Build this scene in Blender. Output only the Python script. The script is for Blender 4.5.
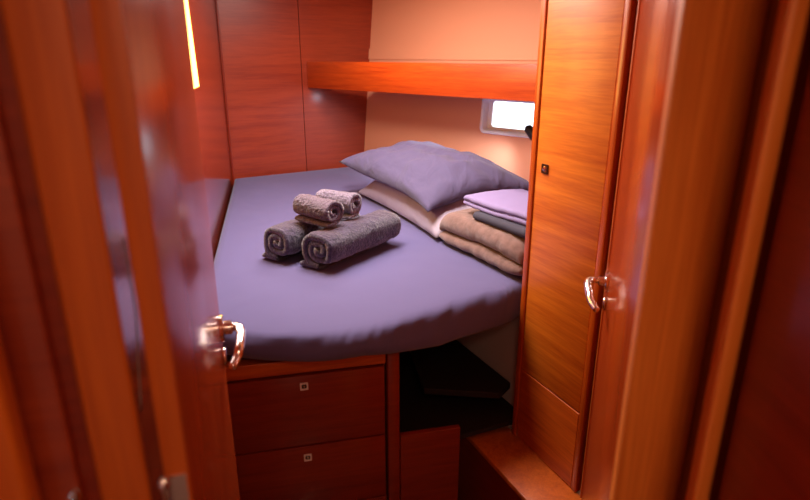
import bpy, bmesh, math, random
from mathutils import Vector, Matrix, noise
for o in list(bpy.data.objects): bpy.data.objects.remove(o)
sc = bpy.context.scene
COL = sc.collection
R = math.radians

# ------------------------------------------------------------------ camera
cam = bpy.data.cameras.new('camera'); camo = bpy.data.objects.new('camera', cam); COL.objects.link(camo)
camo.location = (0, 0, 1.5); camo.rotation_euler = (R(90 - 18.6), 0, 0)
cam.sensor_width = 36; cam.lens = 25.78; cam.clip_start = .02
cam.dof.use_dof = True; cam.dof.focus_distance = 1.95; cam.dof.aperture_fstop = 3.4
sc.camera = camo
# ------------------------------------------------------------------ light
W = bpy.data.worlds.new('world'); sc.world = W; W.use_nodes = True
bg = W.node_tree.nodes['Background']; bg.inputs[0].default_value = (.80, .88, 1, 1); bg.inputs[1].default_value = 3.0
def area(name, loc, rot, sx, sy, power, col):
    l = bpy.data.lights.new(name, 'AREA'); l.shape = 'RECTANGLE'; l.size = sx; l.size_y = sy; l.energy = power; l.color = col
    o = bpy.data.objects.new(name, l); COL.objects.link(o); o.location = loc; o.rotation_euler = rot
    return o
area('hatch_daylight', (-.22, 1.80, 1.90), (0, 0, R(20)), .46, .46, 20, (1, .84, .74))
area('aft_hull_fill', (-.20, 2.55, 1.90), (0, 0, R(-46)), .30, .30, 8, (1, .82, .74))  # added unseen fill over the pillows, brightens the hull lining
area('porthole_daylight', (.60, 2.90, 1.225), (R(78), 0, R(-46)), .36, .12, 8.0, (.80, .84, 1))
area('corridor_light', (.17, -.30, 1.90), (R(-8), 0, 0), .30, .35, 4.6, (1, .62, .40))
sc.view_settings.view_transform = 'Standard'; sc.view_settings.look = 'None'
sc.view_settings.gamma = 1; sc.view_settings.use_curve_mapping = False
sc.view_settings.exposure = 0.38

# ------------------------------------------------------------------ materials
def newmat(name):
    m = bpy.data.materials.new(name); m.use_nodes = True
    return m, m.node_tree.nodes, m.node_tree.links, m.node_tree.nodes['Principled BSDF']
def wood(name, dark, light, scale, rough=.28, coat=.35, fine=1.0):
    m, n, l, p = newmat(name)
    tc = n.new('ShaderNodeTexCoord'); mp = n.new('ShaderNodeMapping'); mp.inputs['Scale'].default_value = scale
    l.new(tc.outputs['Object'], mp.inputs['Vector'])
    a = n.new('ShaderNodeTexNoise'); a.inputs['Scale'].default_value = 1; a.inputs['Detail'].default_value = 7
    a.inputs['Roughness'].default_value = .62; a.inputs['Distortion'].default_value = .35
    l.new(mp.outputs[0], a.inputs['Vector'])
    b = n.new('ShaderNodeTexNoise'); b.inputs['Scale'].default_value = 5.5; b.inputs['Detail'].default_value = 4
    l.new(mp.outputs[0], b.inputs['Vector'])
    mx = n.new('ShaderNodeMix'); mx.data_type = 'FLOAT'; mx.inputs[0].default_value = .35 * fine
    l.new(a.outputs['Fac'], mx.inputs[2]); l.new(b.outputs['Fac'], mx.inputs[3])
    r = n.new('ShaderNodeValToRGB'); r.color_ramp.elements[0].position = .33; r.color_ramp.elements[1].position = .68
    r.color_ramp.elements[0].color = (*dark, 1); r.color_ramp.elements[1].color = (*light, 1)
    l.new(mx.outputs[0], r.inputs[0]); l.new(r.outputs[0], p.inputs['Base Color'])
    bp = n.new('ShaderNodeBump'); bp.inputs['Strength'].default_value = .05; bp.inputs['Distance'].default_value = .002
    l.new(b.outputs['Fac'], bp.inputs['Height']); l.new(bp.outputs[0], p.inputs['Normal'])
    p.inputs['Roughness'].default_value = rough; p.inputs['Coat Weight'].default_value = coat; p.inputs['Coat Roughness'].default_value = .12
    return m
DK, LT = (.36, .046, .003), (.66, .130, .009)
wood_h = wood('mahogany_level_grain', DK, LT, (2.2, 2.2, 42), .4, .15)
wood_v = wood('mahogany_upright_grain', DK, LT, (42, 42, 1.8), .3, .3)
wood_red = wood('red_mahogany_panel', (.22, .020, .006), (.38, .050, .012), (2.0, 2.0, 36), .36, .25)
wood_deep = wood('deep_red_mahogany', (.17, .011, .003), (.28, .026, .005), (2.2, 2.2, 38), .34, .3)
wood_door = wood('varnished_door_mahogany', (.30, .032, .006), (.48, .075, .012), (30, 30, 1.6), .20, .0)
wood_wall = wood('glossy_red_mahogany', (.17, .016, .006), (.30, .040, .012), (2.2, 2.2, 38), .18, .6)
wood_gold = wood('golden_mahogany', (.52, .090, .004), (.82, .235, .016), (2.4, 2.4, 46), .42, .12)
wood_shelf = wood('red_orange_shelf_mahogany', (.36, .030, .002), (.62, .085, .006), (2.2, 2.2, 42), .4, .15)
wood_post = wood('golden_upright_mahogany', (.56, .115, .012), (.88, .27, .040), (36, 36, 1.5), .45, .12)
wood_trim = wood('orange_mahogany_trim', (.42, .066, .005), (.68, .15, .012), (40, 40, 1.6), .48, .1)
def plain(name, col, rough=.6, metal=0, bump=0, bscale=60, coat=0, sheen=0, var=0, spec=.5, fold=0, fscale=9):
    m, n, l, p = newmat(name)
    p.inputs['Base Color'].default_value = (*col, 1); p.inputs['Roughness'].default_value = rough
    p.inputs['Metallic'].default_value = metal; p.inputs['Coat Weight'].default_value = coat
    p.inputs['Sheen Weight'].default_value = sheen; p.inputs['Specular IOR Level'].default_value = spec
    tc = n.new('ShaderNodeTexCoord'); t = n.new('ShaderNodeTexNoise'); t.inputs['Scale'].default_value = bscale
    t.inputs['Detail'].default_value = 5; l.new(tc.outputs['Object'], t.inputs['Vector'])
    if bump:
        bp = n.new('ShaderNodeBump'); bp.inputs['Strength'].default_value = bump; bp.inputs['Distance'].default_value = .004
        l.new(t.outputs['Fac'], bp.inputs['Height']); l.new(bp.outputs[0], p.inputs['Normal'])
        if fold:
            mp = n.new('ShaderNodeMapping'); mp.inputs['Rotation'].default_value = (.3, .2, .9); mp.inputs['Scale'].default_value = (1, .38, .8)
            l.new(tc.outputs['Object'], mp.inputs['Vector'])
            w = n.new('ShaderNodeTexNoise'); w.inputs['Scale'].default_value = fscale; w.inputs['Detail'].default_value = 2.5; w.inputs['Distortion'].default_value = .9
            l.new(mp.outputs[0], w.inputs['Vector'])
            b2 = n.new('ShaderNodeBump'); b2.inputs['Strength'].default_value = fold; b2.inputs['Distance'].default_value = .02
            l.new(w.outputs['Fac'], b2.inputs['Height']); l.new(b2.outputs[0], bp.inputs['Normal'])
    if var:
        r = n.new('ShaderNodeValToRGB'); r.color_ramp.elements[0].position = .35; r.color_ramp.elements[1].position = .65
        r.color_ramp.elements[0].color = (*[c * (1 - var) for c in col], 1)
        r.color_ramp.elements[1].color = (*[min(1, c * (1 + var)) for c in col], 1)
        l.new(t.outputs['Fac'], r.inputs[0]); l.new(r.outputs[0], p.inputs['Base Color'])
    return m
hull_m = plain('cream_hull_lining', (.85, .37, .205), .6, bump=.05, bscale=180)
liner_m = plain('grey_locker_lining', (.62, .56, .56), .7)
ceil_m = plain('cream_ceiling', (.72, .64, .56), .7)
floor_m = wood('cabin_sole', (.10, .03, .012), (.2, .06, .02), (40, 2, 2), .4, .2)
sheet_m = plain('lavender_grey_sheet', (.112, .100, .238), .85, bump=.10, bscale=420, fold=.16, fscale=5, sheen=.15, spec=.2)
pill_m = plain('lilac_pillowcase', (.092, .078, .168), .85, bump=.10, bscale=380, fold=.75, fscale=11, sheen=.15, spec=.2)
pill2_m = plain('pale_pillowcase', (.40, .35, .46), .85, bump=.10, bscale=380, fold=.6, fscale=11, sheen=.15, spec=.2)
towel_m = plain('grey_purple_terry', (.055, .044, .086), .95, bump=1, bscale=170, sheen=.5, var=.45, spec=.1)
towel2_m = plain('mauve_terry', (.105, .075, .12), .95, bump=1, bscale=170, sheen=.5, var=.4, spec=.1)
towel3_m = plain('pale_grey_terry', (.15, .122, .19), .95, bump=1, bscale=170, sheen=.5, var=.4, spec=.1)
blanket_m = plain('tan_fleece', (.20, .122, .110), .95, bump=.7, bscale=42, sheen=.4, var=.17, spec=.1)
lav_m = plain('lavender_linen', (.26, .215, .42), .85, bump=.1, bscale=300, spec=.2)
char_m = plain('charcoal_linen', (.06, .058, .085), .85, bump=.15, bscale=300, spec=.2)
navy_m = plain('navy_linen', (.03, .03, .06), .85, spec=.2)
chrome = plain('polished_chrome', (.82, .76, .74), .10, metal=1)
satin = plain('satin_metal', (.85, .75, .72), .35, metal=1)
bezel_m = plain('pale_latch_sheen', (.80, .70, .68), .35)  # stands for metal; its bright sheen is put into the pale colour
bronze = plain('dark_bronze', (.10, .05, .03), .3, metal=.8)
black_m = plain('black_plastic', (.012, .012, .014), .4)
groove_m = plain('dark_groove', (.02, .006, .004), .7)
white_m = plain('white_window_plastic', (.93, .92, .93), .3)
board_m = plain('shade_black_board', (.012, .005, .005), .7)  # near-black: shade under the bed is put into the colour
cord_m = plain('pale_cord', (.6, .5, .45), .6)
def glass():
    m, n, l, p = newmat('window_glass'); n.remove(p)
    t = n.new('ShaderNodeBsdfTransparent'); g = n.new('ShaderNodeBsdfGlossy'); g.inputs['Roughness'].default_value = .02
    f = n.new('ShaderNodeFresnel'); f.inputs[0].default_value = 1.45; mx = n.new('ShaderNodeMixShader')
    l.new(f.outputs[0], mx.inputs[0]); l.new(t.outputs[0], mx.inputs[1]); l.new(g.outputs[0], mx.inputs[2])
    l.new(mx.outputs[0], n['Material Output'].inputs[0]); return m
glass_m = glass()
def blind():
    m, n, l, p = newmat('cream_blind'); n.remove(p)
    t = n.new('ShaderNodeBsdfTranslucent'); t.inputs[0].default_value = (.12, .09, .04, 1)
    e = n.new('ShaderNodeEmission'); e.inputs[0].default_value = (1, .58, .12, 1); e.inputs[1].default_value = 5.5
    a = n.new('ShaderNodeAddShader'); l.new(t.outputs[0], a.inputs[0]); l.new(e.outputs[0], a.inputs[1])
    l.new(a.outputs[0], n['Material Output'].inputs[0]); return m
blind_m = blind()
def lit():
    m, n, l, p = newmat('daylit_hatch_glass')
    p.inputs['Emission Color'].default_value = (.85, .9, 1, 1); p.inputs['Emission Strength'].default_value = 2.5; return m
lit_m = lit()

# ------------------------------------------------------------------ helpers
def wloc(p):
    v = Vector((0, 0, 0))
    while p: v += p.location; p = p.parent
    return v
def obj(name, bm, mat, parent=None, smooth=False, base=None):
    bmesh.ops.recalc_face_normals(bm, faces=bm.faces)
    off = wloc(parent) if parent else Vector(base) if base else Vector((0, 0, 0))
    bmesh.ops.translate(bm, verts=bm.verts, vec=-off)
    me = bpy.data.meshes.new(name); bm.to_mesh(me); bm.free()
    if smooth:
        for f in me.polygons: f.use_smooth = True
    me.materials.append(mat)
    o = bpy.data.objects.new(name, me); COL.objects.link(o)
    if parent: o.parent = parent
    elif base: o.location = base
    return o
def thing(name, label, cat, loc, group=None):
    o = bpy.data.objects.new(name, None); COL.objects.link(o); o.location = loc
    o.empty_display_size = .05; return tag(o, label, cat, group)
def tag(o, label, cat, group=None):
    o['label'] = label; o['category'] = cat
    if group: o['group'] = group
    return o
def struct(o, label=None):
    o['kind'] = 'structure'
    if label: o['label'] = label
    return o
def autosmooth(o):
    for f in o.data.polygons: f.use_smooth = True
    m = o.modifiers.new('edges', 'EDGE_SPLIT'); m.split_angle = R(35)
    return o
def prism(poly, z0, z1, bev=0, seg=2, bm=None):
    own = bm is None
    bm2 = bmesh.new()
    lo = [bm2.verts.new((x, y, z0)) for x, y in poly]; hi = [bm2.verts.new((x, y, z1)) for x, y in poly]
    bm2.faces.new(lo[::-1]); bm2.faces.new(hi); k = len(poly)
    for i in range(k): bm2.faces.new((lo[i], lo[(i + 1) % k], hi[(i + 1) % k], hi[i]))
    if bev: bmesh.ops.bevel(bm2, geom=list(bm2.edges), offset=bev, segments=seg, profile=.5, affect='EDGES')
    if own: return bm2
    return join(bm, bm2)
def join(a, b):
    mp = {v: a.verts.new(v.co) for v in b.verts}
    for f in b.faces:
        try: a.faces.new([mp[v] for v in f.verts])
        except ValueError: pass
    b.free(); return a
def V2(p, d, s, n=None, t=0): return (p[0] + d[0] * s + (n[0] * t if n else 0), p[1] + d[1] * s + (n[1] * t if n else 0))
def slab(p, d, n, s0, s1, t0, t1, z0, z1, bev=0, bm=None):   # box along plan direction d, thickness along n
    return prism([V2(p, d, s0, n, t0), V2(p, d, s1, n, t0), V2(p, d, s1, n, t1), V2(p, d, s0, n, t1)], z0, z1, bev, bm=bm)
def tube(pts, rad, seg=14, bm=None, caps=True):
    bm = bm or bmesh.new(); pts = [Vector(p) for p in pts]; rings = []
    rads = rad if isinstance(rad, (list, tuple)) else [rad] * len(pts)
    up = Vector((0, 0, 1)); prev = None
    for i, p in enumerate(pts):
        t = (pts[min(i + 1, len(pts) - 1)] - pts[max(i - 1, 0)]).normalized()
        a = prev - t * prev.dot(t) if prev else t.cross(up if abs(t.z) < .9 else Vector((1, 0, 0)))
        a.normalize(); prev = a; b = t.cross(a)
        rings.append([bm.verts.new(p + (a * math.cos(2 * math.pi * k / seg) + b * math.sin(2 * math.pi * k / seg)) * rads[i]) for k in range(seg)])
    for r, q in zip(rings, rings[1:]):
        for k in range(seg): bm.faces.new((r[k], r[(k + 1) % seg], q[(k + 1) % seg], q[k]))
    if caps: bm.faces.new(rings[0][::-1]); bm.faces.new(rings[-1])
    return bm
def smooth_path(pts, n=6):
    P = [Vector(p) for p in pts]; P = [P[0] * 2 - P[1]] + P + [P[-1] * 2 - P[-2]]; out = []
    for i in range(1, len(P) - 2):
        for k in range(n):
            t = k / n; a, b, c, d = P[i - 1:i + 3]
            out.append(.5 * ((2 * b) + (c - a) * t + (2 * a - 5 * b + 4 * c - d) * t * t + (3 * b - a - 3 * c + d) * t ** 3))
    out.append(P[-2]); return out
def fb(p, s, k=0): return noise.noise(Vector(p) * s + Vector((k * 17.3, k * 5.1, -k * 9.7)))
def holed_wall(P, s0, s1, z0, z1, hole, th, nout):   # P(s,z)->point; hole = 4 (s,z) counter-clockwise from low s, low z
    bm = bmesh.new(); O = [(s0, z0), (s1, z0), (s1, z1), (s0, z1)]; nv = Vector((nout[0], nout[1], 0)) * th
    lay = []
    for off in (Vector((0, 0, 0)), nv):
        lay.append(([bm.verts.new(P(*q) + off) for q in O], [bm.verts.new(P(*q) + off) for q in hole]))
    for o_, h_ in lay:
        for i in range(4): j = (i + 1) % 4; bm.faces.new((o_[i], o_[j], h_[j], h_[i]))
    for w in (0, 1):
        for i in range(4): j = (i + 1) % 4; bm.faces.new((lay[0][w][i], lay[0][w][j], lay[1][w][j], lay[1][w][i]))
    return bm
def grid_patch(P, ss, zz):
    bm = bmesh.new(); v = [[bm.verts.new(P(s, z)) for s in ss] for z in zz]
    for i in range(len(zz) - 1):
        for j in range(len(ss) - 1): bm.faces.new((v[i][j], v[i][j + 1], v[i + 1][j + 1], v[i + 1][j]))
    return bm

CE = 1.95   # ceiling height
# ------------------------------------------------------------------ room shell
struct(obj('floor', prism([(-1.3, -1.05), (1.4, -1.05), (1.4, 4), (-1.3, 4)], -.03, 0), floor_m))
struct(obj('ceiling', prism([(-1.3, -1.05), (1.4, -1.05), (1.4, 4), (-1.3, 4)], CE, CE + .03), ceil_m))
# aft panelling (two boards with a shadow groove between them)
pb = (-.949, 3.145); db = (.8461, .5330); nb = (-.5330, .8461)
bm = slab(pb, db, nb, -.10, .4385, 0, .03, 0, CE); slab(pb, db, nb, .4425, 1.25, 0, .03, 0, CE, bm=bm)
wb = struct(obj('wall_back', bm, wood_red))
struct(obj('panel_groove', slab(pb, db, nb, .4385, .4425, .010, .03, 0, CE), groove_m, wb))
# port side panelling with a window
pl = (-.949, 3.145); dl = (.2195, -.9756); nl = (-.9756, -.2195)
def PL(s, z): return Vector((pl[0] + dl[0] * s, pl[1] + dl[1] * s, z))
LW = [(1.70, 1.394), (1.088, 1.394), (1.165, 1.75), (1.70, 1.75)]
hole = [LW[1], LW[0], LW[3], LW[2]]
wl = struct(obj('wall_left', holed_wall(PL, 0, 2.83, 0, CE, hole, .03, nl), wood_wall))
struct(obj('corner_bead', slab(pl, dl, nl, .0, .012, -.012, 0, 0, CE, .003), wood_deep, wl))
def quad_frame(P, quad, w, t0, t1, nout):
    bm = bmesh.new(); nv = Vector((nout[0], nout[1], 0)); c = (sum(q[0] for q in quad) / 4, sum(q[1] for q in quad) / 4)
    inn = [(c[0] + (q[0] - c[0]) * (1 - w / abs(q[0] - c[0])), c[1] + (q[1] - c[1]) * (1 - w / abs(q[1] - c[1]))) for q in quad]
    L = [[bm.verts.new(P(*q) + nv * t) for q in Q] for t in (t0, t1) for Q in (quad, inn)]
    for i in range(4):
        j = (i + 1) % 4
        for a, b in ((0, 1), (1, 3), (3, 2), (2, 0)): bm.faces.new((L[a][i], L[a][j], L[b][j], L[b][i]))
    return bm
w2 = struct(obj('window_2', quad_frame(PL, hole, .003, 0, .03, nl), wood_trim), 'window with a glowing cream blind in the left wall')
bm = bmesh.new(); bm.faces.new([bm.verts.new(PL(*q) + Vector((nl[0], nl[1], 0)) * .0015) for q in hole]); struct(obj('blind', bm, blind_m, w2))

# hull side: cream lining that leans inward towards the berth, with a porthole
ph = (-.237, 3.594); dh = (.7193, -.6947); nh = (.6947, .7193)
def PH(s, z, t=0):
    k = .088 * (z - 1.136) + t
    return Vector((ph[0] + dh[0] * s + nh[0] * k, ph[1] + dh[1] * s + nh[1] * k, z))
PW = [(.872, 1.134), (1.29, 1.134), (1.29, 1.300), (.872, 1.300)]
wr = struct(obj('wall_hull', holed_wall(PH, -.06, 1.72, 0, CE, PW, .045, nh), hull_m))
bm = holed_wall(lambda s, z: PH(s, z, -.006), .0, 1.6, 1.475, 1.535, [(.8, 1.5), (.801, 1.5), (.801, 1.501), (.8, 1.501)], .005, nh)
struct(obj('padded_seam', bm, hull_m, wr))
def rrect(s0, s1, z0, z1, r, n=6):
    out = []
    for cs, cz, a0 in ((s1 - r, z1 - r, 0), (s0 + r, z1 - r, 90), (s0 + r, z0 + r, 180), (s1 - r, z0 + r, 270)):
        for k in range(n + 1):
            a = R(a0 + 90 * k / n); out.append((cs + r * math.cos(a), cz + r * math.sin(a)))
    return out
def ring(P, loops):    # loops: list of (list of (s,z), t)
    bm = bmesh.new(); L = [[bm.verts.new(P(s, z, t)) for s, z in lp] for lp, t in loops]; k = len(L[0])
    for a, b in zip(L, L[1:] + L[:1]):
        for i in range(k): j = (i + 1) % k; bm.faces.new((a[i], a[j], b[j], b[i]))
    return bm
s0, s1, z0, z1 = .862, 1.30, 1.124, 1.310
bm = ring(PH, [(rrect(s0, s1, z0, z1, .03), .002), (rrect(s0, s1, z0, z1, .03), -.008), (rrect(s0 + .006, s1 - .006, z0 + .006, z1 - .006, .026), -.012),
               (rrect(s0 + .014, s1 - .014, z0 + .014, z1 - .014, .022), -.010), (rrect(s0 + .018, s1 - .018, z0 + .018, z1 - .018, .02), .03),
               (rrect(s0 + .040, s1 - .040, z0 + .030, z1 - .030, .016), .034), (rrect(s0 + .040, s1 - .040, z0 + .030, z1 - .030, .016), .043),
               (rrect(s0 + .011, s1 - .011, z0 + .011, z1 - .011, .02), .043)])
w1 = struct(autosmooth(obj('window_1', bm, white_m)), 'white framed porthole in the cream hull lining')
bm = bmesh.new(); bm.faces.new([bm.verts.new(PH(s, z, .038)) for s, z in rrect(s0 + .038, s1 - .038, z0 + .028, z1 - .028, .016)])
struct(obj('pane', bm, glass_m, w1))
# remaining sides of the berth, hidden from the door but closing the cabin
struct(obj('wall_forward', prism([(.93, 1.70), (.96, 1.70), (1.02, 2.60), (.99, 2.60)], 0, CE), wood_red))
struct(obj('wall_right', prism([(.395, .60), (.42, .60), (.575, 1.318), (.548, 1.312)], 0, CE), wood_deep))
# ceiling hatch, and an added glowing panel aft that brightens the hull
def hatch(name, cx, cy, rz, h, label):
    M = Matrix.Translation((cx, cy, 0)) @ Matrix.Rotation(R(rz), 4, 'Z')
    rc = lambda h: [tuple((M @ Vector(q))[:2]) for q in ((-h, -h, 0), (h, -h, 0), (h, h, 0), (-h, h, 0))]
    hat = struct(obj(name, prism(rc(h), 1.925, CE, .006), white_m), label)
    struct(obj('hatch_pane', prism(rc(h - .035), 1.918, 1.924), lit_m, hat))
hatch('window_3', -.22, 1.80, 20, .27, 'larger square deck hatch in the ceiling over the berth')
hatch('hull_fill_panel', -.20, 2.55, -46, .19, 'added glowing ceiling panel over the pillows, unseen fill for the hull')
# corridor the photograph is taken from
struct(obj('wall_corridor_left', prism([(-.62, -1.0), (-.59, -1.0), (-.355, .345), (-.385, .352)], 0, CE), wood_v))
struct(obj('wall_corridor_right', prism([(.372, -1.0), (.40, -1.0), (.45, .66), (.388, .602), (.337, .505)], 0, CE), wood_deep))
struct(obj('wall_corridor_back', prism([(-.62, -1.03), (.40, -1.03), (.40, -1.0), (-.62, -1.0)], 0, CE), ceil_m))
# ------------------------------------------------------------------ door frame mouldings on the bulkhead
bu = (-.22, .43); du = (.9609, .2769); nu = (-.2769, .9609)
def round_post(poly, z0, z1, r, seg=5): return prism(poly, z0, z1, r, seg)
struct(obj('wall_bulkhead_left', slab(bu, du, nu, -.20, -.042, .006, .024, 0, CE), wood_deep))
tl = struct(autosmooth(obj('trim_1', round_post([(-.270, .4155), (-.229, .4275), (-.244, .446), (-.276, .434)], 0, CE, .0055), wood_trim)),
            'rounded hinge post of the left door frame')
struct(autosmooth(obj('trim_2', slab(bu, du, nu, -.160, -.064, -.004, .005, 0, CE, .003), wood_red)), 'flat bulkhead strip left of the door post')
struct(autosmooth(obj('trim_3', round_post([(-.352, .335), (-.283, .353), (-.290, .378), (-.352, .366)], 0, CE, .006), wood_trim)),
       'near corridor post at the left edge')
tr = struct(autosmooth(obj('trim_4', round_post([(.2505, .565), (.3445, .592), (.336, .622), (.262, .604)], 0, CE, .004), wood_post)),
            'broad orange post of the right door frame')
struct(obj('trim_5', slab(bu, du, nu, .585, .66, .012, .030, 0, CE), wood_v), 'recessed strip right of the broad post')
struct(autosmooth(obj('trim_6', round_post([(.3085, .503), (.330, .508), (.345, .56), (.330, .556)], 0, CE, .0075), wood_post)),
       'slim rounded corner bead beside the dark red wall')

# ------------------------------------------------------------------ the two cabin doors
def lever(root, p, d, n, z, length, label, o=1.0):
    """p plan point on the door face, d plan direction towards the hinge, n out of the face"""
    p = Vector((p[0], p[1], z)); d = Vector((d[0], d[1], 0)); n = Vector((n[0], n[1], 0)); u = Vector((0, 0, 1))
    h = obj('door_handle', tube([p + n * .0005, p + n * .006, p + n * .008], [.024, .024, .021], 28), chrome, root, True); autosmooth(h)
    h['label'] = label
    collar = tube([p + n * .008, p + n * .020, p + n * .022], [.0125, .0125, .010], 20); autosmooth(obj('collar', collar, chrome, h, True))
    path = smooth_path([p + n * .02, p + n * .032 * o, p + n * .041 * o + d * .006, p + n * .045 * o + d * .024 - u * .004, p + n * .041 * o + d * .06 - u * .012,
                        p + n * .036 * o + d * (length * .8) - u * .022, p + n * .026 * o + d * length - u * .030], 7)
    k = len(path); rr = [.0072 + .0012 * math.sin(math.pi * i / (k - 1)) for i in range(k)]; rr[0] = .0075
    end = path[-1] + (path[-1] - path[-2]).normalized() * .004
    obj('lever', tube(path + [end], rr + [.0045], 16), chrome, h, True)
    q = p - u * .055
    obj('key_rosette', tube([q + n * .0005, q + n * .005, q + n * .0065], [.016, .016, .013], 24), chrome, h, True)
# left door: hinged on the left post, swung into the cabin
HL = (-.2025, .45); FL = (-.333, .95); L = math.dist(HL, FL); dd = ((FL[0] - HL[0]) / L, (FL[1] - HL[1]) / L); nn = (dd[1], -dd[0])
d1 = struct(autosmooth(obj('door_1', slab(HL, dd, nn, 0, L, -.022, 0, .40, 1.90, .0018), wood_door)), 'varnished door swung open on the left')
struct(autosmooth(obj('edge_lipping', slab(HL, dd, nn, -.0025, .0, -.0215, -.0008, .401, 1.899, .0008), wood_trim, d1)))
lever(d1, V2(FL, dd, -.026), (-dd[0], -dd[1]), nn, 1.043, .088, 'chrome lever handle', .80)
hb = prism([V2(HL, dd, -.0045, nn, -.021), V2(HL, dd, -.0045, nn, -.003), V2(HL, dd, -.0025, nn, -.003), V2(HL, dd, -.0025, nn, -.021)], 1.0, 1.1)
bmesh.ops.translate(hb, verts=hb.verts, vec=(0, 0, 0)); 
for v in hb.verts: v.co.z = 1.08 if v.co.z < 1.05 else 1.13
hg = obj('hinge', hb, satin, d1)
k0 = Vector((*V2(HL, dd, -.010, nn, -.0215), 0))
autosmooth(obj('knuckle', tube([k0 + Vector((0, 0, z)) for z in (1.08, 1.121, 1.123, 1.128, 1.132, 1.134)], [.0038, .0038, .005, .0058, .004, .0015], 16), chrome, hg, True))
k1 = Vector((-.2835, .405, 0))
autosmooth(obj('hinge_pin', tube([k1 + Vector((0, 0, z)) for z in (1.07, 1.136, 1.138, 1.142, 1.146, 1.1475)], [.003, .003, .0042, .0048, .0035, .0012], 16), chrome,
               bpy.data.objects['trim_2'], True))
# right door: stands against the locker
HR = (.3315, .75); FR = (.4675, 1.25); L = math.dist(HR, FR); de = ((FR[0] - HR[0]) / L, (FR[1] - HR[1]) / L); ne = (-de[1], de[0])
d2 = struct(autosmooth(obj('door_2', slab(HR, de, ne, 0, L - .012, -.022, 0, .392, 1.90, .0018), wood_door)), 'varnished door standing open on the right')
struct(autosmooth(obj('edge_lipping', slab(HR, de, ne, L - .0115, L - .002, -.020, .004, .392, 1.90, .003), wood_trim, d2)))
lever(d2, V2(FR, de, -.030), (-de[0], -de[1]), ne, 1.015, .10, 'chrome lever handle')

# ------------------------------------------------------------------ berth base with two drawers
pd = (-.446, 1.266); dr = (.9740, .2267); nr = (-.2267, .9740)     # along the front, and into the bed
berth = thing('bed_base', 'mahogany bed base with two drawers under the front of the mattress', 'bed', (-.2, 1.6, 0))
bm = slab(pd, dr, nr, -.03, .406, .020, .035, .02, .765)                                # carcass front behind the drawers
slab(pd, dr, nr, .388, .404, .035, .9, .02, .765, bm=bm)                                # side towards the recess
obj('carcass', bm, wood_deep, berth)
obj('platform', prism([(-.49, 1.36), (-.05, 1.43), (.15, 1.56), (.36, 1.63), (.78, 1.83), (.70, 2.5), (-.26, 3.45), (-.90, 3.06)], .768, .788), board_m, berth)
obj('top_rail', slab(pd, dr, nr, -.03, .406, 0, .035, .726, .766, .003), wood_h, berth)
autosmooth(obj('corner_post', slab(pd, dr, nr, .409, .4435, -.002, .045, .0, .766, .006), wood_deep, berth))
def latch(root, c, w, lab, ringed):
    c = Vector(c); dv = Vector((dr[0], dr[1], 0)); nv = Vector((-nr[0], -nr[1], 0)); u = Vector((0, 0, 1))
    def P(s, z, t): return c + dv * s + u * z + nv * t
    bm = ring(P, [(rrect(-w, w, -w, w, .002, 3), .0), (rrect(-w, w, -w, w, .002, 3), .003), (rrect(-w * .62, w * .62, -w * .62, w * .62, .003, 3), .003),
                  (rrect(-w * .62, w * .62, -w * .62, w * .62, .003, 3), 0)])
    o = autosmooth(obj('latch', bm, bezel_m, root)); o['label'] = lab
    obj('recess', prism([(0, 0), (1, 0), (0, 1)], 0, 1), groove_m, o).data.clear_geometry()
    b = bmesh.new(); b.faces.new([b.verts.new(P(s, z, .0006)) for s, z in rrect(-w * .62, w * .62, -w * .62, w * .62, .003, 3)])
    b.to_mesh(o.children[0].data); b.free()
    for v in o.children[0].data.vertices: v.co -= wloc(root)
    r = w * (.40 if ringed else .26)
    autosmooth(obj('button', tube([c + nv * .0005, c + nv * .0028, c + nv * .0034], [r, r, r * .7], 18), chrome, o, True))
for z0, z1, cx_, cz, ringed, lab in ((.5075, .7185, .190, .688, False, 'small square metal push latch'), (.299, .5025, .188, .468, True, 'small square metal push latch')):
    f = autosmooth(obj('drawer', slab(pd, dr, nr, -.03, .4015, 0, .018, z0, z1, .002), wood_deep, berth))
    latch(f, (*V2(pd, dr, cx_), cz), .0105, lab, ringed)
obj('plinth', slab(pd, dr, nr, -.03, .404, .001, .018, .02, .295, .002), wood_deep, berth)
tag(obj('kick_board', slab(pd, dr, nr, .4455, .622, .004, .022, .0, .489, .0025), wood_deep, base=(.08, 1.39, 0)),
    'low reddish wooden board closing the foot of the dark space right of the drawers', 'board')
# recess beneath the berth: grey lining and a dark board
pr_ = (.205, 1.904); dq = (.4459, -.8951); nq = (.8951, .4459)
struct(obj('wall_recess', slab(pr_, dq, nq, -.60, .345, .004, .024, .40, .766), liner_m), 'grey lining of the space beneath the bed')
obj('recess_shade_sheet', prism([(-.02, 1.43), (.12, 1.45), (.372, 1.56), (.335, 1.66), (.06, 2.2), (-.1, 2.3)], .405, .42), board_m, berth)  # added dark sheet standing in for the shade inside the recess
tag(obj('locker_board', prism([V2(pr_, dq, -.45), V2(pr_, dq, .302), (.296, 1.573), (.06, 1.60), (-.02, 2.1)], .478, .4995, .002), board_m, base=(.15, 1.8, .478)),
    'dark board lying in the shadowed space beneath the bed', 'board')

# ------------------------------------------------------------------ step in front of the locker
ps = (.202, 1.503); ds = (.4226, -.9063); ns = (.9063, .4226)
st = thing('step', 'low mahogany step along the foot of the tall locker', 'step', (.33, 1.35, 0))
autosmooth(obj('tread', slab(ps, ds, ns, -.085, .36, 0, .14, .365, .383, .003), wood_trim, st))
obj('riser', slab(ps, ds, ns, -.085, .36, .012, .028, 0, .364), wood_deep, st)

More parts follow.
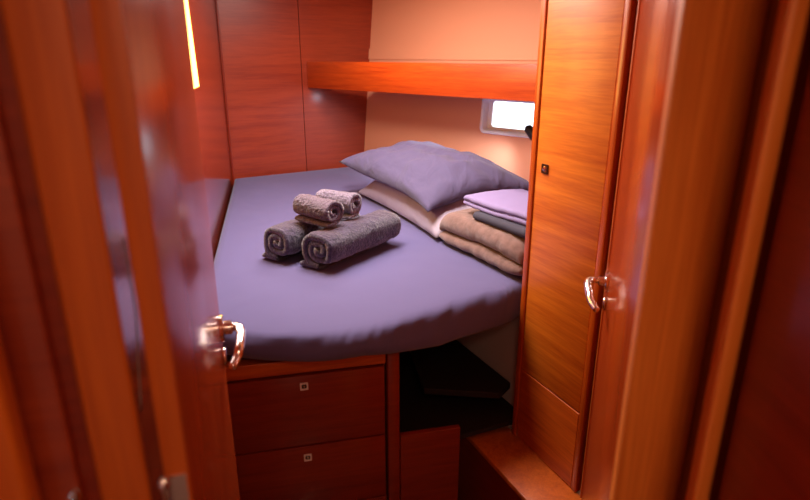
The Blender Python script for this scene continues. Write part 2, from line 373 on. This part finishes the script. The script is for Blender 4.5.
# ------------------------------------------------------------------ tall locker
pw = (.336, 1.532); WL = .289
lk = thing('wardrobe', 'tall orange mahogany locker with a small square lock, right of the bed', 'wardrobe', (.5, 1.5, .384))
obj('carcass', slab(pw, ds, ns, 0, WL, .020, .58, .384, 1.945), wood_h, lk)
autosmooth(obj('stile', slab(pw, ds, ns, -.003, .0175, -.004, .0195, .384, 1.945, .004), wood_v, lk))
autosmooth(obj('stile', slab(pw, ds, ns, WL - .018, WL + .001, -.002, .0195, .384, 1.945, .004), wood_v, lk))
dw = autosmooth(obj('door', slab(pw, ds, ns, .0205, WL - .0195, .0, .0185, .6225, 1.93, .002), wood_gold, lk))
obj('lower_panel', slab(pw, ds, ns, .0205, WL - .0195, .0, .0185, .386, .6185, .002), wood_h, lk)
c = Vector((*V2(pw, ds, .058), 1.222)); nv = Vector((-ns[0], -ns[1], 0)); dv = Vector((ds[0], ds[1], 0))
bm = ring(lambda s, z, t: c + dv * s + Vector((0, 0, z)) + nv * t, [(rrect(-.0125, .0125, -.0125, .0125, .002, 3), 0), (rrect(-.0125, .0125, -.0125, .0125, .002, 3), .003),
          (rrect(-.008, .008, -.008, .008, .002, 3), .003), (rrect(-.008, .008, -.008, .008, .002, 3), .0004)])
lo = autosmooth(obj('lock', bm, bronze, dw)); lo['label'] = 'dark bronze square push lock'
autosmooth(obj('button', tube([c + nv * .0004, c + nv * .004, c + nv * .0048], [.0062, .0062, .0035], 18), chrome, lo, True))

# ------------------------------------------------------------------ long shelf along the hull
pf = (-.551, 3.396)
sh = thing('shelf', 'long mahogany wall shelf with a deep front board along the hull', 'shelf', (.0, 2.95, 1.32))
autosmooth(obj('fascia', slab(pf, dh, nh, .004, 1.72, 0, .018, 1.323, 1.466, .003), wood_shelf, sh))
hb_ = .36
obj('bottom_board', prism([V2(pf, dh, .015, nh, .0185), V2(pf, dh, 1.70, nh, .0185), V2(pf, dh, 1.55, nh, hb_), V2(pf, dh, .24, nh, hb_)], 1.325, 1.340), wood_deep, sh)

# ------------------------------------------------------------------ mattress under a fitted sheet
def dense(pts, n=8): return [tuple(p[:2]) for p in smooth_path([(x, y, 0) for x, y in pts], n)][:-1]
front = dense([(-.500, 1.300), (-.396, 1.252), (-.28, 1.238), (-.177, 1.243), (-.09, 1.270), (-.012, 1.314), (.07, 1.374), (.148, 1.434), (.24, 1.492), (.30, 1.530), (.345, 1.578)], 24)
def lin(a, b, n): return [(a[0] + (b[0] - a[0]) * i / n, a[1] + (b[1] - a[1]) * i / n) for i in range(n)]
outline = front + lin((.345, 1.578), (.80, 1.790), 14) + lin((.80, 1.79), (.79, 2.44), 16) + lin((.79, 2.44), (-.275, 3.515), 40) + \
          lin((-.275, 3.515), (-.932, 3.122), 22) + lin((-.932, 3.122), (-.545, 1.40), 50) + lin((-.545, 1.40), (-.50, 1.30), 4)
def mattress():
    bm = bmesh.new(); n = len(outline); N = []
    for i in range(n):
        a = Vector(outline[(i - 4) % n]); b = Vector(outline[(i + 4) % n]); t = (b - a).normalized(); nn_ = Vector((-t.y, t.x)); c_ = (Vector((-.12, 2.25)) - Vector(outline[i])).normalized(); N.append(c_ / max(.35, c_.dot(nn_)))
    cen = Vector((-.12, 2.25)); rings = []
    prof = [(.030, 0, 0), (.008, 0, .006), (0, 0, .02), (0, .45, .0), (.001, .70, 0), (.006, .86, 0), (.016, .95, 0), (.032, .985, 0), (.058, 1, 0)]
    ztop = .866
    for ins, f, dz in prof:
        r = []
        for i, (x, y) in enumerate(outline):
            hang = max(0, min(1, (x + .10) / .2)) if y < 1.7 and x < .36 else 0
            zb = .7905 - .042 * hang
            wr_ = 0
            if i < len(front):
                tp = min(1, i / 28, (len(front) - i) / 24)
                u = i * .00875
                wr_ = .011 * fb((u * 1.0 + f * .5, 0, f * 1.1), 3.1, 3) + .009 * fb((u - f * .20, f * .10, 0), 10, 5) * f + .0042 * fb((u - f * .13, f * .05, 3), 27, 6) * f * (.4 + .6 * max(0, fb((u, 0, 0), 4, 8) * 2 + .5))
            inn = ins + wr_ * (tp if wr_ else 0) * (1 if f > 0 else .4)
            r.append(bm.verts.new((x + N[i].x * inn, y + N[i].y * inn, zb + dz + (ztop - zb - dz) * f)))
        rings.append(r)
    base = [Vector(v.co) for v in rings[-1]]
    for k in range(1, 26):
        t = k / 26; r = []
        for b in base:
            q = b.lerp(Vector((cen.x, cen.y, ztop)), t)
            z = ztop + .006 * (1 - (1 - t) ** 2) + (.0035 * fb((q.x, q.y * .6, 0), 5, 1) + .002 * fb((q.x + q.y, q.y - q.x * .4, 0), 12, 2)) * min(1, t * 6)
            dlw = (q.x - pl[0]) * -nl[0] + (q.y - pl[1]) * -nl[1]          # creases running in from the left wall corner
            z += .006 * max(0, 1 - dlw / .35) * fb((dlw * 2, (q.y - dlw) * 1.0, 0), 9, 4)
            r.append(bm.verts.new((q.x, q.y, z)))
        rings.append(r)
    for a, b in zip(rings, rings[1:]):
        for i in range(n): j = (i + 1) % n; bm.faces.new((a[i], a[j], b[j], b[i]))
    c = bm.verts.new((cen.x, cen.y, ztop + .006))
    for i in range(n): bm.faces.new((rings[-1][i], rings[-1][(i + 1) % n], c))
    bm.faces.new(rings[0][::-1])
    return bm
tag(obj('mattress', mattress(), sheet_m, smooth=True, base=(-.12, 2.25, .79)), 'wide mattress in a lavender-grey fitted sheet filling the cabin', 'mattress')

# ------------------------------------------------------------------ pillows
def pillow(corner, e1, e2, l, w, h, z, seed, droop, crease=.010, n=44):
    """corner + e1*l + e2*w; z(u,v) is the resting surface below"""
    bm = bmesh.new(); top = []; bot = []
    for i in range(n + 1):
        rt, rb = [], []
        for j in range(n + 1):
            u, v = -1 + 2 * i / n, -1 + 2 * j / n
            # edges bow inward, corners stay as points
            pu = u * (1 - .07 * (1 - v * v) * abs(u)); pv = v * (1 - .09 * (1 - u * u) * abs(v))
            x = corner[0] + e1[0] * l * (pu + 1) / 2 + e2[0] * w * (pv + 1) / 2
            y = corner[1] + e1[1] * l * (pu + 1) / 2 + e2[1] * w * (pv + 1) / 2
            pr = (max(0, 1 - abs(u) ** 2.8) * max(0, 1 - abs(v) ** 2.5)) ** .52
            edge = 1 - max(abs(u), abs(v))
            cr = crease * (fb((u * .9 + v * .5, v * 1.6, 0), 2.2, seed) + .6 * fb((u * 2.2, v * .8 - u, 0), 3.2, seed + 1)) * min(1, edge * 5 + .15)
            cr += crease * .8 * fb((u * 5.5 + v * 1.6, v * .7 - u * .3, 0), 1.15, seed + 6) * (.25 + .75 * max(0, -u)) * min(1, edge * 6); rad = math.atan2(v, u); cr += crease * .5 * math.sin(rad * 17 + 3 * fb((u, v, 0), 2, seed)) * max(0, (u * u + v * v) - .5) * min(1, edge * 8) * .6
            zz = z(u, v) + droop(u, v)
            rt.append(bm.verts.new((x, y, zz + h * .74 * pr + cr)))
            rb.append(rt[-1] if i in (0, n) or j in (0, n) else bm.verts.new((x, y, zz - h * .20 * pr ** .6)))
        top.append(rt); bot.append(rb)
    for G, fl in ((top, 0), (bot, 1)):
        for i in range(n):
            for j in range(n):
                q = [G[i][j], G[i + 1][j], G[i + 1][j + 1], G[i][j + 1]]
                try: bm.faces.new(q[::-1] if fl else q)
                except ValueError: pass
    return bm
zs = .8765
def low_top(x, y):      # height of the flat pillow below a point of the upper one
    a = ((x - .115) * -.423 + (y - 1.965) * .906) / .74 * 2 - 1; b = ((x - .115) * .906 + (y - 1.965) * .423) / .50 * 2 - 1
    return max(0, 1 - abs(a) ** 2.3) ** .5 * max(0, 1 - abs(b) ** 2.1) ** .5
tag(obj('pillow', pillow((.108, 1.945), (-.423, .906), (.906, .423),   .80, .50, .140, lambda u, v: zs + .039, 11,
        lambda u, v: -.026 * max(abs(u), abs(v)) ** 6, .016), pill2_m, smooth=True, base=(.15, 2.4, zs)),
    'pale lilac pillow lying flat on the sheet beneath the other pillow', 'pillow')
tag(obj('pillow', pillow((.080, 1.985), (-.470, .883), (.883, .470), .84, .50, .138, lambda u, v: zs + .130 + .02 * (v + 1) / 2, 23,
        lambda u, v: -.034 * max(0, -u) ** 3 * max(0, -v) + .018 * max(0, u) ** 2 - .03 * max(0, -u) ** 2 * max(0, v), .014), pill_m, smooth=True, base=(.12, 2.45, zs + .12)),
    'plump lavender pillow resting on top of the flat pale pillow', 'pillow')

# ------------------------------------------------------------------ folded blanket and linen beside the locker
def layered(corner, e1, e2, l, w, z0, layers, r_end, seed, amp, n=60):
    """stack of soft folds of one cloth: rounded front bulges; e1 runs along the length, e2 back from the front"""
    prof = []                                       # (depth, height) around the section, starting bottom front
    z = z0
    for h in layers:
        for k in range(9):
            a = -math.pi / 2 + math.pi * k / 8
            prof.append((h * .5 * (1 - math.cos(a)) * 1.0 + .0, z + h * .5 + h * .5 * math.sin(a)))
        z += h
    H = z - z0
    prof += [(w * .35, z + .004), (w * .7, z), (w - .02, z - .004)] + [(w, z - .03), (w, z0 + .03), (w - .03, z0)] + [(w * .6, z0), (w * .3, z0)]
    bm = bmesh.new(); rings = []
    for i in range(n + 1):
        t = i / n; s = l * t
        e = min(s, l - s); k = math.sqrt(max(0, 1 - (1 - min(1, e / r_end)) ** 2)) if r_end else 1
        k = .12 + .88 * k
        r = []
        for (d, zz) in prof:
            zc = z0 + H * .5; zq = zc + (zz - zc) * (.45 + .55 * k); zq -= (1 - k) * H * .16
            dq_ = w / 2 + (d - w / 2) * (.90 + .10 * k)
            o = amp * (1.3 * fb((s * 1.0, d, zz * 2), 6, seed) + .5 * fb((s, d, zz), 26, seed + 2))
            zz2 = max(z0, zq + (o if zz > z0 + .001 else 0))
            x = corner[0] + e1[0] * s + e2[0] * (dq_ + o); y = corner[1] + e1[1] * s + e2[1] * (dq_ + o)
            r.append(bm.verts.new((x, y, zz2)))
        rings.append(r)
    m = len(prof)
    for a, b in zip(rings, rings[1:]):
        for i in range(m): j = (i + 1) % m; bm.faces.new((a[i], a[j], b[j], b[i]))
    bm.faces.new(rings[0][::-1]); bm.faces.new(rings[-1])
    return bm
eb1 = (.506, -.862); eb2 = (.862, .506)
zb_ = .880
bc = (.112, 1.948)
bl = obj('blanket', layered(bc, eb1, eb2, .43, .30, zb_, [.042, .070], .085, 7, .006), blanket_m, smooth=True, base=(.3, 1.85, zb_))
tag(bl, 'thick tan fleece blanket folded double on the bed beside the locker', 'blanket')
tag(obj('folded_sheet', layered(V2(bc, eb1, .165, eb2, .022), eb1, eb2, .265, .225, 0.9945, [.028], .02, 9, .002), char_m, smooth=True, base=(.3, 1.85, 0.9945)),
    'dark charcoal folded sheet lying on the tan blanket', 'folded sheet')
tag(obj('folded_sheet', layered(V2(bc, eb1, .085, eb2, .040), eb1, eb2, .345, .235, 1.0245, [.016, .020], .03, 12, .003), lav_m, smooth=True, base=(.3, 1.85, 1.0245)),
    'pale lavender folded sheet on top of the charcoal one', 'folded sheet')

# ------------------------------------------------------------------ rolled towels
def roll(p0, axis, l, rx, rz, z, th, turns, seed, tail, mat, name, label, cat, group, flip=1, n=64, pt=170):
    """spiral of thick terry lying on z; p0 plan centre of its near end, axis plan direction"""
    ax = Vector((axis[0], axis[1], 0)); sx = Vector((axis[1], -axis[0], 0)) * flip
    sec = []
    tot = turns * 2 * math.pi
    for i in range(pt + 1):
        t = i / pt; a = -math.pi / 2 - tot * t
        k = max(0, 1 - t * turns * (th * 1.12) / min(rx, rz))
        se = lambda v: math.copysign(abs(v) ** (.72 if tail < 0 else .9), v)
        c = Vector((rx * k * se(math.cos(a)), rz + rz * k * se(math.sin(a))))
        dirn = Vector((math.cos(a), math.sin(a)))
        sec.append((c, c - Vector((dirn.x * th, dirn.y * th))))
    if tail:
        s0_ = sec[0]; pre = []
        for k in range(6):
            f = 1 - k / 6; pre.append((Vector((tail * f, 0)), Vector((tail * f, th * (.9 if k else .5)))))
        sec = pre + sec
    bm = bmesh.new(); rings = []
    for i in range(n + 1):
        s = l * i / n; r = []
        e = min(s, l - s); sq = 1 - .05 * max(0, 1 - e / .02)
        for q, (a, b) in enumerate(sec):
            jit = .006 * fb((q * .03, seed, 0), 1.4, seed) * max(0, 1 - e / .05)
            for c in (a, b):
                o = .0030 * fb((s * 1.0, c.x, c.y), 30, seed) + .005 * fb((s, c.x, c.y), 8, seed + 1) + .0028 * fb((s, c.x * 1.3, c.y * 1.3), 150, seed + 2)
                P = Vector((p0[0], p0[1], z)) + ax * (s + jit * (1 if s < l / 2 else -1)) + sx * (c.x * sq + math.copysign(o, c.x) * min(1, abs(c.x) / .02)) + Vector((0, 0, max(0.0, rz + (c.y - rz) * sq + (o if c.y > .004 else 0))))
                r.append(bm.verts.new(P))
        rings.append(r)
    m = len(sec)
    for A, B in zip(rings, rings[1:]):
        for q in range(m - 1):
            bm.faces.new((A[2 * q], A[2 * q + 2], B[2 * q + 2], B[2 * q])); bm.faces.new((A[2 * q + 1], B[2 * q + 1], B[2 * q + 3], A[2 * q + 3]))
        bm.faces.new((A[0], B[0], B[1], A[1])); bm.faces.new((A[-2], A[-1], B[-1], B[-2]))
    for A in (rings[0], rings[-1]):
        for q in range(m - 1): bm.faces.new((A[2 * q], A[2 * q + 1], A[2 * q + 3], A[2 * q + 2]))
    o = obj(name, bm, mat, smooth=True, base=(p0[0], p0[1], z))
    return tag(o, label, cat, group)
at_ = (.572, .820)
G = 'rolled towels stacked on the bed'
roll((-.263, 1.655), at_, .360, .072, .0615, .8765, .019, 2.4, 3, -.080, towel_m, 'rolled_towel', 'large grey-purple rolled towel, the right one lying on the sheet', 'towel', G)
roll((-.402, 1.732), at_, .350, .070, .0615, .8765, .019, 2.4, 8, -.078, towel_m, 'rolled_towel', 'large grey-purple rolled towel, the left one lying on the sheet', 'towel', G)
as_ = (-.78, .625)
roll((-.217, 1.722), as_, .150, .045, .043, .9985, .012, 2.1, 14, .03, towel2_m, 'rolled_towel', 'small mauve rolled towel, the nearer one on top of the big towels', 'towel', G, flip=-1)
roll((-.160, 1.822), (-.86, .51), .140, .043, .042, .9985, .012, 2.1, 19, .03, towel3_m, 'rolled_towel', 'small pale grey rolled towel, the farther one on top of the big towels', 'towel', G, flip=-1)

# ------------------------------------------------------------------ reading lamp by the porthole, cord at the door
lp = thing('reading_lamp', 'small black reading lamp beside the porthole at the locker edge', 'lamp', tuple(PH(1.19, 1.165)))
b0 = PH(1.19, 1.165); nin = Vector((-nh[0], -nh[1], 0)); dv = Vector((dh[0], dh[1], 0))
autosmooth(obj('base', tube([b0 + nin * .013, b0 + nin * .022], [.022, .018], 20), black_m, lp, True))
e_ = b0 + nin * .06
obj('stem', tube([b0 + nin * .022, e_], [.006, .006], 12), black_m, lp, True)
autosmooth(obj('lamp_head', tube([e_ + nin * .0 - dv * .02 + Vector((0, 0, .018)), e_ - dv * .012 + Vector((0, 0, .012)), e_ + dv * .03 - Vector((0, 0, .02))], [.010, .020, .028], 20), black_m, lp, True))
gl = bpy.data.lights.new('hull_glow_fill', 'SPOT'); gl.energy = 13; gl.color = (.74, .82, 1); gl.shadow_soft_size = .025; gl.spot_size = R(115); gl.spot_blend = .8  # added spot that brightens the hull below the porthole, not a known lit bulb
go = bpy.data.objects.new('hull_glow_fill', gl); COL.objects.link(go); go.parent = lp
go.location = e_ + nin * .035 - dv * .045 + Vector((0, 0, .025)) - lp.location; go.rotation_euler = (Vector((-.30, .05, -.30))).to_track_quat('-Z', 'Y').to_euler()
tag(obj('cord', tube(smooth_path([(-.263, .515, 1.34), (-.2625, .516, 1.27), (-.268, .517, 1.21), (-.274, .518, 1.15)], 5), .0009, 8), cord_m, smooth=True, base=(-.268, .517, 1.15)),
    'thin pale cord hanging behind the left door gap', 'cord')
